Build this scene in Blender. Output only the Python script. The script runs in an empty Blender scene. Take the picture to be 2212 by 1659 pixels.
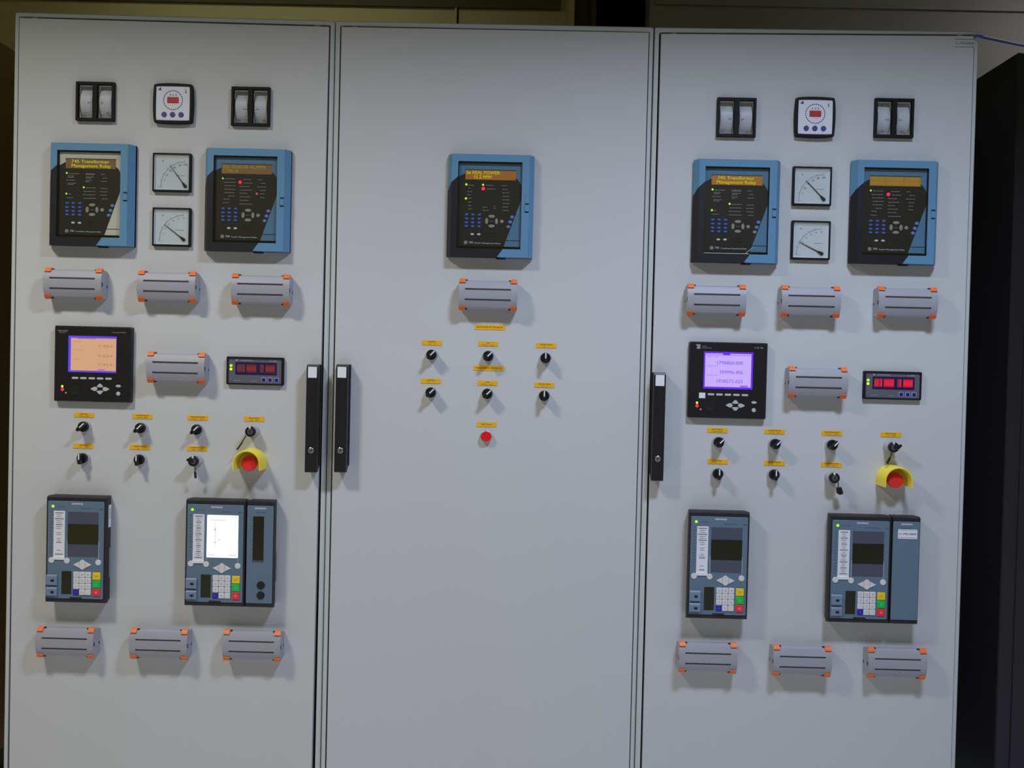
import bpy, bmesh, math, random
from mathutils import Vector, Matrix
from mathutils.geometry import tessellate_polygon

sc = bpy.context.scene
C = sc.collection
random.seed(4)

# ------------------------------------------------------------------ camera
F_PX, W_PX, H_PX = 1900.0, 2212.0, 1659.0
CAM = Vector((1.28786339, -2.20243385, 1.24198618))
PITCH, YAW, ROLL = math.radians(-1.0327284), math.radians(0.58247223), math.radians(-1.38965892)
R = (Matrix.Rotation(YAW, 3, 'Z') @ Matrix.Rotation(PITCH, 3, 'X') @ Matrix.Rotation(ROLL, 3, 'Y'))
cd = bpy.data.cameras.new('camera')
cam = bpy.data.objects.new('camera', cd)
C.objects.link(cam)
cd.sensor_fit = 'HORIZONTAL'
cd.sensor_width = 36.0
cd.lens = F_PX / W_PX * 36.0
cd.clip_start = 0.05
M = Matrix((R.col[0], R.col[2], -R.col[1])).transposed().to_4x4()
M.translation = CAM
cam.matrix_world = M
sc.camera = cam


def at(px, py, y=0.0):
    """world point on the plane Y = y that this pixel of the photograph shows"""
    d = R @ Vector(((px - W_PX / 2) / F_PX, 1.0, -(py - H_PX / 2) / F_PX))
    return CAM + d * ((y - CAM.y) / d.y)


# ------------------------------------------------------------------ world, lamps, exposure
w = bpy.data.worlds.new('world')
sc.world = w
w.use_nodes = True
bg = w.node_tree.nodes['Background']
bg.inputs[0].default_value = (1.0, 0.88, 0.32, 1)
bg.inputs[1].default_value = 0.085
sc.view_settings.view_transform = 'Standard'
sc.view_settings.look = 'None'
sc.view_settings.exposure = 0.0
sc.view_settings.gamma = 1.0
sc.view_settings.use_curve_mapping = False


def lamp(name, loc, col, power, size=(0.40, 0.24), rot=(0, 0, 0)):
    l = bpy.data.lights.new(name, 'AREA')
    l.shape = 'RECTANGLE'
    l.size, l.size_y = size
    l.color = col
    l.energy = power
    o = bpy.data.objects.new(name, l)
    C.objects.link(o)
    o.location = loc
    o.rotation_euler = [math.radians(a) for a in rot]
    return o


lamp('ceiling_lamp_light', (-0.3, -1.35, 3.0), (1.0, 0.95, 0.82), 38)
lamp('ceiling_lamp_light', (2.05, -1.35, 3.0), (0.74, 0.87, 1.15), 42.5)
lamp('back_wall_fill_light', (0.3, 0.80, 2.82), (1.0, 1.0, 0.70), 1.3, (1.2, 0.1))  # unseen fill, added to brighten the olive wall behind the row
lamp('back_wall_fill_light', (3.7, 0.72, 2.82), (1.0, 0.98, 0.98), 4.0, (1.2, 0.1))  # second added fill, brightens the grey wall at the right


# ------------------------------------------------------------------ materials
def lin(c):
    c = c / 255.0
    return c / 12.92 if c <= 0.04045 else ((c + 0.055) / 1.055) ** 2.4


MATS = {}


def mat(name, rgb, rough=0.5, metal=0.0, k=0.60, emit=0.0, spec=0.5, noise=0.0, nscale=60.0, bump=0.0):
    """rgb: sRGB as the photograph shows it under the room's lamps; k turns that into reflectance"""
    m = bpy.data.materials.new(name)
    m.use_nodes = True
    nt = m.node_tree
    b = nt.nodes['Principled BSDF']
    col = [lin(v) / (1.0 if emit or max(rgb) < 50 else k) for v in rgb]
    if max(col) > 0.9:
        col = [v * 0.9 / max(col) for v in col]
    b.inputs['Base Color'].default_value = (*col, 1)
    b.inputs['Roughness'].default_value = rough
    b.inputs['Metallic'].default_value = metal
    b.inputs['Specular IOR Level'].default_value = spec
    if emit:
        b.inputs['Base Color'].default_value = (0.02, 0.02, 0.02, 1)
        b.inputs['Emission Color'].default_value = (*[lin(v) for v in rgb], 1)
        b.inputs['Emission Strength'].default_value = emit
    if noise or bump:
        tc = nt.nodes.new('ShaderNodeTexCoord')
        nz = nt.nodes.new('ShaderNodeTexNoise')
        nz.inputs['Scale'].default_value = nscale
        nz.inputs['Detail'].default_value = 4
        nt.links.new(tc.outputs['Object'], nz.inputs['Vector'])
        if noise:
            mx = nt.nodes.new('ShaderNodeMix')
            mx.data_type = 'RGBA'
            mx.inputs['A'].default_value = (*[v * (1 - noise) for v in col], 1)
            mx.inputs['B'].default_value = (*[min(1, v * (1 + noise)) for v in col], 1)
            nt.links.new(nz.outputs['Fac'], mx.inputs['Factor'])
            nt.links.new(mx.outputs['Result'], b.inputs['Base Color'])
        if bump:
            bp = nt.nodes.new('ShaderNodeBump')
            bp.inputs['Strength'].default_value = bump
            bp.inputs['Distance'].default_value = 0.002
            nt.links.new(nz.outputs['Fac'], bp.inputs['Height'])
            nt.links.new(bp.outputs['Normal'], b.inputs['Normal'])
    MATS[name] = m
    return m


PAINT = mat('light_grey_paint', (160, 161, 163), 0.55, noise=0.03, nscale=900, bump=0.05)
FRAMEP = mat('frame_paint', (156, 160, 160), 0.5)
GASKET = mat('black_gasket', (22, 22, 24), 0.8)
BLACK = mat('black_plastic', (27, 26, 29), 0.42)
BLACKM = mat('matt_black_plastic', (20, 19, 21), 0.6)
SIEBLACK = mat('case_black', (34, 32, 38), 0.5)
BLUE = mat('relay_blue', (75, 114, 144), 0.45)
RELBLK = mat('relay_black', (26, 24, 30), 0.5)
RELWHITE = mat('relay_beige', (182, 180, 168), 0.5)
LEGEND = mat('legend_grey', (126, 122, 124), 0.6)
WHITE = mat('white_plastic', (205, 208, 214), 0.4)
LOGOW = mat('white_print', (196, 200, 205), 0.6)
KEYBLUE = mat('key_blue', (46, 64, 128), 0.4)
KEYBLUE2 = mat('key_light_blue', (96, 122, 190), 0.4)
KEYGREY = mat('key_grey', (132, 130, 126), 0.5)
TBGREY = mat('test_block_grey', (128, 128, 136), 0.5, noise=0.03, nscale=500)
TBDARK = mat('test_block_slot', (84, 84, 92), 0.6)
ORANGE = mat('orange_plastic', (222, 108, 48), 0.45)
YELLOW = mat('plate_yellow', (232, 176, 26), 0.5)
PLATETXT = mat('plate_print', (88, 62, 16), 0.6)
SHROUD = mat('shroud_yellow', (204, 186, 58), 0.45)
RED = mat('red_plastic', (202, 34, 34), 0.45)
REDPB = mat('red_button', (186, 14, 20), 0.4)
COLLAR = mat('collar_grey', (150, 150, 158), 0.35, metal=0.35)
CHROME = mat('chrome', (150, 150, 150), 0.25, metal=0.9)
KNOB = mat('knob_black', (24, 23, 26), 0.4)
SLATE = mat('faceplate_slate', (77, 95, 112), 0.5)
SLATED = mat('slate_raised', (92, 108, 130), 0.5)
SCRSURR = mat('screen_surround', (60, 64, 78), 0.4)
LCDDARK = mat('lcd_dark', (34, 34, 20), 0.25)
LCDOLIVE = mat('lcd_olive', (44, 44, 14), 0.3)
SIEKEY = mat('key_pale', (176, 174, 176), 0.45)
SIEKEYT = mat('key_print', (96, 94, 100), 0.6)
PAPER = mat('paper_white', (190, 190, 200), 0.7)
INK = mat('ink_grey', (96, 96, 106), 0.7)
INKD = mat('ink_dark', (52, 54, 66), 0.7)
KEYY = mat('key_yellow', (214, 184, 18), 0.45)
KEYG = mat('key_green', (0, 158, 62), 0.45)
KEYR = mat('key_red', (196, 38, 52), 0.45)
KEYN = mat('key_navy', (34, 22, 140), 0.45)
SILVER = mat('silver_strip', (122, 122, 126), 0.3, metal=0.6)
DIAL = mat('dial_white', (206, 212, 218), 0.6)
DIALIN = mat('dial_reveal', (205, 207, 204), 0.6)
DIALPR = mat('dial_print', (104, 108, 116), 0.6)
NEEDLE = mat('needle_black', (26, 24, 28), 0.5)
METERB = mat('meter_black', (17, 16, 20), 0.6, spec=0.3)
DRUM = mat('drum_white', (196, 196, 206), 0.4)
SYNCW = mat('sync_white', (200, 202, 214), 0.6)
SYNCR = mat('sync_red', (150, 34, 44), 0.4)
SYNCB = mat('sync_button', (62, 52, 110), 0.45)
METFACE = mat('meter_face', (76, 76, 86), 0.5)
METTXT = mat('meter_print', (140, 142, 154), 0.6)
NAVY = mat('navy_window', (24, 18, 62), 0.4)
HALO = mat('key_border', (112, 114, 156), 0.5)
KEYDN = mat('key_dark_navy', (22, 14, 82), 0.5)
IONKEY = mat('key_silver', (150, 152, 156), 0.35)
BROWN = mat('brown_paint', (76, 60, 20), 0.6, noise=0.1, nscale=12)
DARKCAB = mat('charcoal_paint', (38, 36, 42), 0.5)
CABLE = mat('blue_cable_sheath', (46, 60, 128), 0.5)
OLIVE = mat('olive_wall', (150, 147, 112), 0.8, noise=0.05, nscale=8)
OLIVED = mat('olive_dark', (66, 64, 42), 0.8, noise=0.05, nscale=8)  # darker olive for the band across the top of the wall
GREYW = mat('grey_wall', (122, 121, 122), 0.8, noise=0.05, nscale=6)
DOORBR = mat('dark_brown_wood', (58, 46, 34), 0.6, noise=0.15, nscale=20)
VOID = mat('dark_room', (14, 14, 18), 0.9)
FLOORM = mat('grey_floor', (187, 186, 188), 0.6, noise=0.1, nscale=4)
CEILM = mat('ceiling_paint', (120, 118, 104), 0.9)
# things that give off light
E_GREEN = mat('led_green', (150, 235, 30), emit=1.6)
E_YEL = mat('led_yellow', (222, 226, 40), emit=1.3)
E_RED = mat('led_red', (255, 12, 70), emit=1.5)
E_RED2 = mat('led_dim_red', (236, 70, 60), emit=0.9)
E_AMB = mat('display_amber', (142, 88, 24), emit=0.95)
E_AMBDK = mat('display_dim_amber', (112, 78, 48), emit=0.85)
E_AMBT = mat('display_letters', (196, 190, 18), emit=1.0)
E_AMBT2 = mat('display_dim_letters', (146, 124, 34), emit=0.95)
E_AMB2 = mat('display_orange', (150, 102, 24), emit=0.9)
E_ORG = mat('screen_peach', (214, 164, 126), emit=0.92)
E_ORGT = mat('screen_peach_print', (176, 122, 86), emit=0.92)
E_VIO = mat('screen_border_violet', (92, 60, 236), emit=0.9)
E_VIO2 = mat('screen_edge_violet', (104, 10, 255), emit=0.95)
E_LAV = mat('screen_lavender', (196, 170, 255), emit=1.0)
E_LAVT = mat('screen_violet_print', (146, 92, 240), emit=0.95)
E_WHT = mat('screen_white', (250, 250, 255), emit=1.15)
E_WHTT = mat('screen_grey_print', (198, 194, 240), emit=0.95)
E_DIG = mat('digit_red', (122, 30, 36), emit=0.85)
E_DIM = mat('digit_glow', (74, 24, 36), emit=0.8)
E_DIM2 = mat('digit_bright_glow', (140, 8, 44), emit=0.9)
E_DIG2 = mat('digit_bright_red', (214, 12, 50), emit=1.0)


def glass_mat():
    m = bpy.data.materials.new('clear_pane')
    m.use_nodes = True
    nt = m.node_tree
    nt.nodes.clear()
    out = nt.nodes.new('ShaderNodeOutputMaterial')
    tr = nt.nodes.new('ShaderNodeBsdfTransparent')
    tr.inputs[0].default_value = (0.96, 0.97, 0.97, 1)
    gl = nt.nodes.new('ShaderNodeBsdfGlossy')
    gl.inputs['Roughness'].default_value = 0.04
    lw = nt.nodes.new('ShaderNodeLayerWeight')
    lw.inputs['Blend'].default_value = 0.5
    pw = nt.nodes.new('ShaderNodeMath')
    pw.operation = 'POWER'
    pw.inputs[1].default_value = 5
    nt.links.new(lw.outputs['Facing'], pw.inputs[0])
    fr = nt.nodes.new('ShaderNodeMath')
    fr.operation = 'MULTIPLY_ADD'
    fr.inputs[1].default_value = 0.5
    fr.inputs[2].default_value = 0.08
    nt.links.new(pw.outputs[0], fr.inputs[0])
    mx = nt.nodes.new('ShaderNodeMixShader')
    nt.links.new(fr.outputs[0], mx.inputs[0])
    nt.links.new(tr.outputs[0], mx.inputs[1])
    nt.links.new(gl.outputs[0], mx.inputs[2])
    nt.links.new(mx.outputs[0], out.inputs[0])
    return m


GLASS = glass_mat()


# ------------------------------------------------------------------ mesh helpers (local mm: x right, z up, d out of the door)
_txt = {}


def glyphs(s, bold):
    key = (s, bold)
    if key not in _txt:
        cu = bpy.data.curves.new('t', 'FONT')
        cu.body = s
        cu.resolution_u = 2
        ob = bpy.data.objects.new('t', cu)
        me = bpy.data.meshes.new_from_object(ob)
        vs = [(v.co.x, v.co.y) for v in me.vertices]
        fs = [tuple(p.vertices) for p in me.polygons]
        bpy.data.objects.remove(ob)
        bpy.data.meshes.remove(me)
        bpy.data.curves.remove(cu)
        _txt[key] = (vs, fs)
    return _txt[key]


def rect(x0, x1, z0, z1):
    return [(x0, z0), (x1, z0), (x1, z1), (x0, z1)]


def rr(cx, cz, wd, h, r=None, n=3):
    r = min(wd, h) * 0.25 if r is None else min(r, wd / 2 - 1e-3, h / 2 - 1e-3)
    p = []
    for sx, sz, a0 in ((1, -1, -90), (1, 1, 0), (-1, 1, 90), (-1, -1, 180)):
        for i in range(n + 1):
            a = math.radians(a0 + 90 * i / n)
            p.append((cx + sx * (wd / 2 - r) + r * math.cos(a), cz + sz * (h / 2 - r) + r * math.sin(a)))
    return p


def oval(cx, cz, a, b=None, n=20):
    b = a if b is None else b
    return [(cx + a * math.cos(2 * math.pi * i / n), cz + b * math.sin(2 * math.pi * i / n)) for i in range(n)]


def rquad(q, r, n=3):
    """rounded polygon of a quad given counter-clockwise"""
    out = []
    for i in range(4):
        p = Vector(q[i])
        a = (Vector(q[i - 1]) - p).normalized()
        b = (Vector(q[(i + 1) % 4]) - p).normalized()
        for j in range(n + 1):
            t = j / n
            u = (1 - t) ** 2
            v = t ** 2
            s = p + a * r * u + b * r * v
            out.append((s.x, s.y))
    return out


def clip(poly, win):
    """part of a polygon inside a convex counter-clockwise window"""
    out = list(poly)
    for i in range(len(win)):
        ax, az = win[i]
        bx, bz = win[(i + 1) % len(win)]
        def side(p):
            return (bx - ax) * (p[1] - az) - (bz - az) * (p[0] - ax)
        src, out = out, []
        for j in range(len(src)):
            p, q = src[j - 1], src[j]
            sp, sq = side(p), side(q)
            if (sp >= 0) != (sq >= 0):
                t = sp / (sp - sq)
                out.append((p[0] + (q[0] - p[0]) * t, p[1] + (q[1] - p[1]) * t))
            if sq >= 0:
                out.append(q)
        if not out:
            return []
    return out


class MB:
    def __init__(s):
        s.v, s.f, s.m, s.ms = [], [], [], []

    def mi(s, m):
        if m not in s.ms:
            s.ms.append(m)
        return s.ms.index(m)

    def add(s, vs, fs, m):
        o = len(s.v)
        s.v += [tuple(p) for p in vs]
        k = s.mi(m)
        for f in fs:
            s.f.append(tuple(o + i for i in f))
            s.m.append(k)
        return s

    # flat polygon at depth d (or depth function)
    def flat(s, poly, d, m):
        g = d if callable(d) else (lambda x, z: d)
        return s.add([(x, z, g(x, z)) for x, z in poly], [tuple(range(len(poly)))], m)

    # plate from d0 (back) to d1 (front), front edge chamfered by ch
    def plate(s, poly, d0, d1, m, ch=0.0, mf=None):
        n = len(poly)
        if ch:
            xs, zs = [p[0] for p in poly], [p[1] for p in poly]
            cx, cz = (min(xs) + max(xs)) / 2, (min(zs) + max(zs)) / 2
            hw, hh = (max(xs) - min(xs)) / 2, (max(zs) - min(zs)) / 2
            fx, fz = max(0.05, 1 - ch / hw), max(0.05, 1 - ch / hh)
            top = [(cx + (x - cx) * fx, cz + (z - cz) * fz) for x, z in poly]
            vs = [(x, z, d0) for x, z in poly] + [(x, z, d1 - ch) for x, z in poly] + [(x, z, d1) for x, z in top]
            L = 3
        else:
            vs = [(x, z, d0) for x, z in poly] + [(x, z, d1) for x, z in poly]
            L = 2
        fs = [tuple(reversed(range(n)))]
        for l in range(L - 1):
            for i in range(n):
                j = (i + 1) % n
                fs.append((l * n + i, l * n + j, (l + 1) * n + j, (l + 1) * n + i))
        s.add(vs, fs, m)
        s.add(vs[-n:], [tuple(range(n))], mf or m)
        return s

    def box(s, x0, x1, z0, z1, d0, d1, m, ch=0.0):
        return s.plate(rect(x0, x1, z0, z1), d0, d1, m, ch)

    # frame: outer and inner polygon of the same count
    def ring(s, outer, inner, d0, d1, m, ch=0.0, di=None):
        n = len(outer)
        di = d0 if di is None else di
        vs = [(x, z, d0) for x, z in outer] + [(x, z, d1 - ch) for x, z in outer]
        if ch:
            top = []
            for (x, z), (u, v) in zip(outer, inner):
                L = math.hypot(u - x, v - z) or 1
                top.append((x + (u - x) / L * ch * 1.4, z + (v - z) / L * ch * 1.4))
        else:
            top = outer
        vs += [(x, z, d1) for x, z in top] + [(x, z, d1) for x, z in inner] + [(x, z, di) for x, z in inner]
        fs = []
        for l in range(4):
            for i in range(n):
                j = (i + 1) % n
                fs.append((l * n + i, l * n + j, (l + 1) * n + j, (l + 1) * n + i))
        return s.add(vs, fs, m)

    # solid of revolution about the d axis, profile [(r, d)...]
    def lathe(s, cx, cz, prof, m, n=28):
        vs, fs = [], []
        for r, d in prof:
            for i in range(n):
                a = 2 * math.pi * i / n
                vs.append((cx + r * math.cos(a), cz + r * math.sin(a), d))
        for l in range(len(prof) - 1):
            for i in range(n):
                j = (i + 1) % n
                fs.append((l * n + i, l * n + j, (l + 1) * n + j, (l + 1) * n + i))
        fs.append(tuple(range((len(prof) - 1) * n, len(prof) * n)))
        fs.append(tuple(reversed(range(n))))
        return s.add(vs, fs, m)

    # section (z, d) drawn along x
    def xprof(s, sec, x0, x1, m):
        n = len(sec)
        vs = [(x0, z, d) for z, d in sec] + [(x1, z, d) for z, d in sec]
        fs = [tuple(range(n)), tuple(reversed(range(n, 2 * n)))]
        for i in range(n):
            j = (i + 1) % n
            fs.append((i, i + n, j + n, j))
        return s.add(vs, fs, m)

    def tube(s, pts, r, m, n=8):
        vs, fs = [], []
        P = [Vector(p) for p in pts]
        rs = r if isinstance(r, (list, tuple)) else [r] * len(P)
        for i, p in enumerate(P):
            t = (P[min(i + 1, len(P) - 1)] - P[max(i - 1, 0)]).normalized()
            a = t.cross(Vector((0, 0, 1)))
            if a.length < 1e-3:
                a = t.cross(Vector((0, 1, 0)))
            a.normalize()
            b = t.cross(a)
            for k in range(n):
                q = 2 * math.pi * k / n
                vs.append(p + (a * math.cos(q) + b * math.sin(q)) * rs[i])
        for i in range(len(P) - 1):
            for k in range(n):
                l = (k + 1) % n
                fs.append((i * n + k, i * n + l, (i + 1) * n + l, (i + 1) * n + k))
        fs += [tuple(reversed(range(n))), tuple(range((len(P) - 1) * n, len(P) * n))]
        return s.add(vs, fs, m)

    # lettering: h = capital height, wd = fit to this width
    def text(s, t, cx, cz, d, h, m, wd=None, al='c', bold=False):
        vs, fs = glyphs(t, bold)
        if not vs:
            return s
        xs = [v[0] for v in vs]
        x0, x1 = min(xs), max(xs)
        k = h / 0.70
        kx = wd / (x1 - x0) if wd else k
        off = {'c': (x0 + x1) / 2, 'l': x0, 'r': x1}[al]
        if bold:
            s.add([(cx + (x - off + 0.035) * kx, cz - h / 2 + y * k, d + 0.06) for x, y in vs], fs, m)
        return s.add([(cx + (x - off) * kx, cz - h / 2 + y * k, d) for x, y in vs], fs, m)

    def build(s, name, parent=None, loc=None, smooth=30):
        me = bpy.data.meshes.new(name)
        me.from_pydata([(x * .001, -d * .001, z * .001) for x, z, d in s.v], [], s.f)
        for m in s.ms:
            me.materials.append(m)
        me.polygons.foreach_set('material_index', s.m)
        bm = bmesh.new()
        bm.from_mesh(me)
        bmesh.ops.recalc_face_normals(bm, faces=bm.faces)
        bm.to_mesh(me)
        bm.free()
        me.polygons.foreach_set('use_smooth', [True] * len(me.polygons))
        me.set_sharp_from_angle(angle=math.radians(smooth))
        o = bpy.data.objects.new(name, me)
        C.objects.link(o)
        if parent:
            o.parent = parent
        if loc is not None:
            o.location = loc
        return o


def tag(o, label, cat, group=None):
    o['label'] = label
    o['category'] = cat
    if group:
        o['group'] = group
    return o


def thing(name, loc, label, cat, group=None):
    o = bpy.data.objects.new(name, None)
    C.objects.link(o)
    o.empty_display_size = 0.05
    o.location = loc
    return tag(o, label, cat, group)


def dup(root, loc, label):
    r = root.copy()
    C.objects.link(r)
    r.location = loc
    r['label'] = label
    for ch in list(root.children):
        c = ch.copy()
        C.objects.link(c)
        c.parent = r
        for g in list(ch.children):
            d = g.copy()
            C.objects.link(d)
            d.parent = c
    return r


def mount(px, py, depth):
    """foot on the door plane of a thing whose face, depth (m) in front of the door, shows at this pixel"""
    p = at(px, py, -depth)
    return Vector((p.x, 0.0, p.z))


def struct(o):
    o['kind'] = 'structure'
    return o


# ------------------------------------------------------------------ the room
def wbox(name, x0, x1, y0, y1, z0, z1, m, parent=None):
    b = MB()
    b.box(x0 * 1e3, x1 * 1e3, z0 * 1e3, z1 * 1e3, -y1 * 1e3, -y0 * 1e3, m)
    return b.build(name, parent)


YW = 1.2                                                        # the wall behind the cabinets
CEIL = 3.2
xo = [at(p, 30, YW).x for p in (1228, 1240, 1277, 1288, 1402)]
struct(wbox('floor', -2.2, 5.2, -4.2, 3.0, -0.1, 0.0, FLOORM))
struct(wbox('ceiling', -2.2, 5.2, -4.2, 3.0, CEIL, CEIL + 0.1, CEILM))
struct(wbox('shade_beam', -2.2, 5.2, -1.05, -0.88, 3.0 - 0.2525, CEIL, CEILM))     # unseen beam, added under the ceiling to shade the cabinet tops
wl = struct(wbox('wall_back', -2.2, xo[0], YW, YW + 0.12, 0, CEIL, OLIVE))
xj = at(988, 30, YW).x
b = MB()
b.box(xj * 1e3 - 9, xj * 1e3 - 1, 0, CEIL * 1e3, -YW * 1e3, -YW * 1e3 + 10, OLIVE, 2)
b.box(xj * 1e3, xj * 1e3 + 5, 0, CEIL * 1e3, -YW * 1e3, -YW * 1e3 + 1, VOID)
struct(b.build('trim_1'))
struct(wbox('trim_2', xo[0], xo[1], YW - 0.03, YW + 0.15, 0, CEIL, OLIVE))
zb = at(600, 8, YW - 0.012).z
struct(wbox('trim_3', -2.2, xo[0] - 0.03, YW - 0.012, YW, zb, CEIL, OLIVED))
d1 = struct(wbox('door_1', xo[1], xo[2], YW + 0.02, YW + 0.06, 0, CEIL, DOORBR))
struct(wbox('trim_4', xo[2], xo[3], YW, YW + 0.08, 0, CEIL, DOORBR))
struct(wbox('wall_right', xo[4], 5.2, YW - 0.02, YW + 0.12, 0, CEIL, GREYW))
zr = at(1900, 18, YW - 0.03).z
struct(wbox('trim_5', xo[4] + 0.02, 5.2, YW - 0.03, YW - 0.02, zr, CEIL, GREYW))
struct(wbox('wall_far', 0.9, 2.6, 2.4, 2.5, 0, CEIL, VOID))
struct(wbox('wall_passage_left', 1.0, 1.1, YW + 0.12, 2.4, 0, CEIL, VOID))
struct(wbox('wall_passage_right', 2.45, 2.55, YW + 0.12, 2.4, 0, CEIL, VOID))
p = at(1303, 3, 2.0)

# brown cabinet at the left and charcoal cabinet at the right, both set back beside the row
p = at(-14, 82, 0.28)
t = thing('brown_cabinet', (p.x - 0.3, 0.28, 0), 'brown painted steel cabinet left of the light grey row, mostly cut by the frame', 'cabinet')
b = MB()
b.box(-500, 300, 80, p.z * 1e3, -620, -6, BROWN, 2)
b.build('body', t)
b = MB()
b.box(-495, 295, 90, p.z * 1e3 - 10, -6, 0, BROWN, 2)
b.build('door', t)
b = MB()
b.box(-480, 280, 0, 80, -600, -20, BLACKM)
b.build('plinth', t)

p = at(2203, 112, 0.25)
xs = (at(2233, 112, 0.25).x - p.x) * 1e3
t = thing('charcoal_cabinet', (p.x + 0.4, 0.25, 0), 'charcoal black steel cabinet right of the light grey row, set back behind its edge', 'cabinet')
b = MB()
b.box(-400, 400, 80, p.z * 1e3, -620, -4, DARKCAB, 3)
b.build('body', t)
b = MB()
b.box(-400 + xs + 2, 394, 90, p.z * 1e3 - 12, -4, 0, DARKCAB, 1.5)
b.build('door', t)
b = MB()
b.box(-380, 380, 0, 80, -600, -20, BLACKM)
b.build('plinth', t)

# ------------------------------------------------------------------ the three light grey cabinets
ZB = 0.10
def edge(a, c, z):
    """x where the straight edge seen through two pixels crosses height z"""
    P, Q = at(*a), at(*c)
    return P.x + (Q.x - P.x) * (z - P.z) / (Q.z - P.z)


def quad(tl, tr, le, re):
    """plane quad (mm) from top corner pixels and the two pixels at the foot of each side edge"""
    A, B = at(*tl), at(*tr)
    return [(edge(tl, le, ZB) * 1e3, ZB * 1e3), (edge(tr, re, ZB) * 1e3, ZB * 1e3), (B.x * 1e3, B.z * 1e3), (A.x * 1e3, A.z * 1e3)]


CABS = [
    dict(out=((31, 24.6), (722.6, 43.2), (5.5, 1659), (690, 1659)),
         inn=((39.5, 34.2), (713.8, 53.2), (14.2, 1659), (680, 1659)),
         door=((42.3, 38.6), (710.6, 58.0), (20, 1659), (672.5, 1659)),
         clips=((66, 77, 36.5), (679, 689, 54.3)), handle=(673, 904, 1),
         label='light grey steel control cabinet with closed door, leftmost of the row of three'),
    dict(out=((724.8, 43.4), (1412.6, 57.2), (692.2, 1659), (1370, 1659)),
         inn=((734.3, 54.0), (1404, 68.2), (701, 1659), (1361, 1659)),
         door=((738, 58.2), (1401.6, 70.8), (705, 1659), (1358.7, 1659)),
         clips=((760, 772, 55.6), (1365, 1377, 68.2)), handle=(736.5, 904, -1),
         label='light grey steel control cabinet with one relay and six selectors, middle of the three'),
    dict(out=((1415.5, 57.6), (2115.4, 66.8), (1372, 1659), (2065, 1659)),
         inn=((1424.4, 68.4), (2106.6, 73), (1382.7, 1659), (2055.6, 1659)),
         door=((1428.6, 73.2), (2104, 78), (1387, 1659), (2053.6, 1659)),
         clips=((1451, 1463, 70.5), (2070, 2082, 75.0)), handle=(1423, 922, -1),
         label='light grey steel control cabinet with a purple lit meter screen, rightmost of the three'),
]
DUALS = [(204.4, 218.2), (540.6, 229.2), (1591.7, 252.7), (1932.6, 254.3)]
DHOLE = [mount(a, c, 0.010) for a, c in DUALS]


def handle_sec():
    return [(-120, 0), (-134, 22), (-134, 31), (-131, 34), (128, 34), (133, 31), (134, 24), (134, 0)]


for k, cb in enumerate(CABS):
    oq, iq, dq = quad(*cb['out']), quad(*cb['inn']), quad(*cb['door'])
    bx = (oq[0][0] + oq[1][0]) / 2
    T = thing('control_cabinet', (bx * .001, 0, 0), cb['label'], 'cabinet', 'row of light grey control cabinets')
    L = lambda q: [(x - bx, z) for x, z in q]
    oq, iq, dq = L(oq), L(iq), L(dq)
    b = MB()
    b.ring(rquad(oq, 5), rquad(iq, 2.5), -60, -3, FRAMEP, 2.2, -24)
    ins = [(oq[0][0] + 3, oq[0][1]), (oq[1][0] - 3, oq[1][1]), (oq[2][0] - 3, oq[2][1] - 3), (oq[3][0] + 3, oq[3][1] - 3)]
    b.plate(ins, -620, -60, FRAMEP)
    b.plate([(x + (3 if i in (0, 3) else -3), z) for i, (x, z) in enumerate(oq)], -58, -22, GASKET)
    for x0, x1, y in cb['clips']:
        A, B_ = at(x0, y), at(x1, y)
        b.box(A.x * 1e3 - bx, B_.x * 1e3 - bx, A.z * 1e3 - 3.5, A.z * 1e3 + 5, -20, -6, FRAMEP, 1)
    b.build('frame', T)
    b = MB()
    b.box(oq[0][0] + 12, oq[1][0] - 12, 0, 100, -600, -20, BLACKM)
    b.build('plinth', T)
    # door: sheet with cut-outs for the recessed meters
    holes = [(h.x * 1e3 - bx, h.z * 1e3) for h in DHOLE if dq[0][0] < h.x * 1e3 - bx < dq[1][0]]
    loops = [dq] + [list(reversed(rect(x - 44.5, x + 44.5, z - 44.5, z + 44.5))) for x, z in holes]
    vs = [p_ for l in loops for p_ in l]
    tris = tessellate_polygon([[Vector((x, z, 0)) for x, z in l] for l in loops])
    b = MB()
    b.add([(x, z, 0) for x, z in vs], [tuple(t_) for t_ in tris], PAINT)
    o_ = 0
    for l in loops:
        n_ = len(l)
        b.add([(x, z, 0) for x, z in l] + [(x, z, -18) for x, z in l],
              [(i, (i + 1) % n_, (i + 1) % n_ + n_, i + n_) for i in range(n_)], PAINT)
    b.add([(x, z, -18) for x, z in dq], [(0, 1, 2, 3)], PAINT)
    b.build('door', T, smooth=20)
    # swing handle
    hx, hy, sgn = cb['handle']
    hp = mount(hx, hy, 0.034)
    hp = Vector((hp.x - bx * .001, 0, hp.z))
    b = MB()
    b.xprof(handle_sec(), -14.5, 14.5, BLACK)
    b.xprof([(-118, 0), (-118, 9), (133.5, 9), (133.5, 0)], -16.5, 16.5, BLACK)
    b.box(-14, 14, 90, 92, 33, 34.4, BLACKM)
    H = b.build('door_handle', T, hp)
    b = MB()
    b.plate(rr(0, 114, 22, 27, 1.5), 33.5, 34.8, WHITE, 0.4)
    o = b.build('handle_cap', H)
    o['label'] = 'white square cap at the top of the handle'
    b = MB()
    b.lathe(0, -79, [(7.2, 33), (7.2, 34.6), (6.2, 35.2), (4.2, 35.0), (4.0, 34.2)], CHROME, 24)
    b.box(-0.8, 0.8, -81.5, -76.5, 34.1, 34.7, BLACKM)
    o = b.build('lock_cylinder', H)
    o['label'] = 'round metal lock cylinder'


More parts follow.
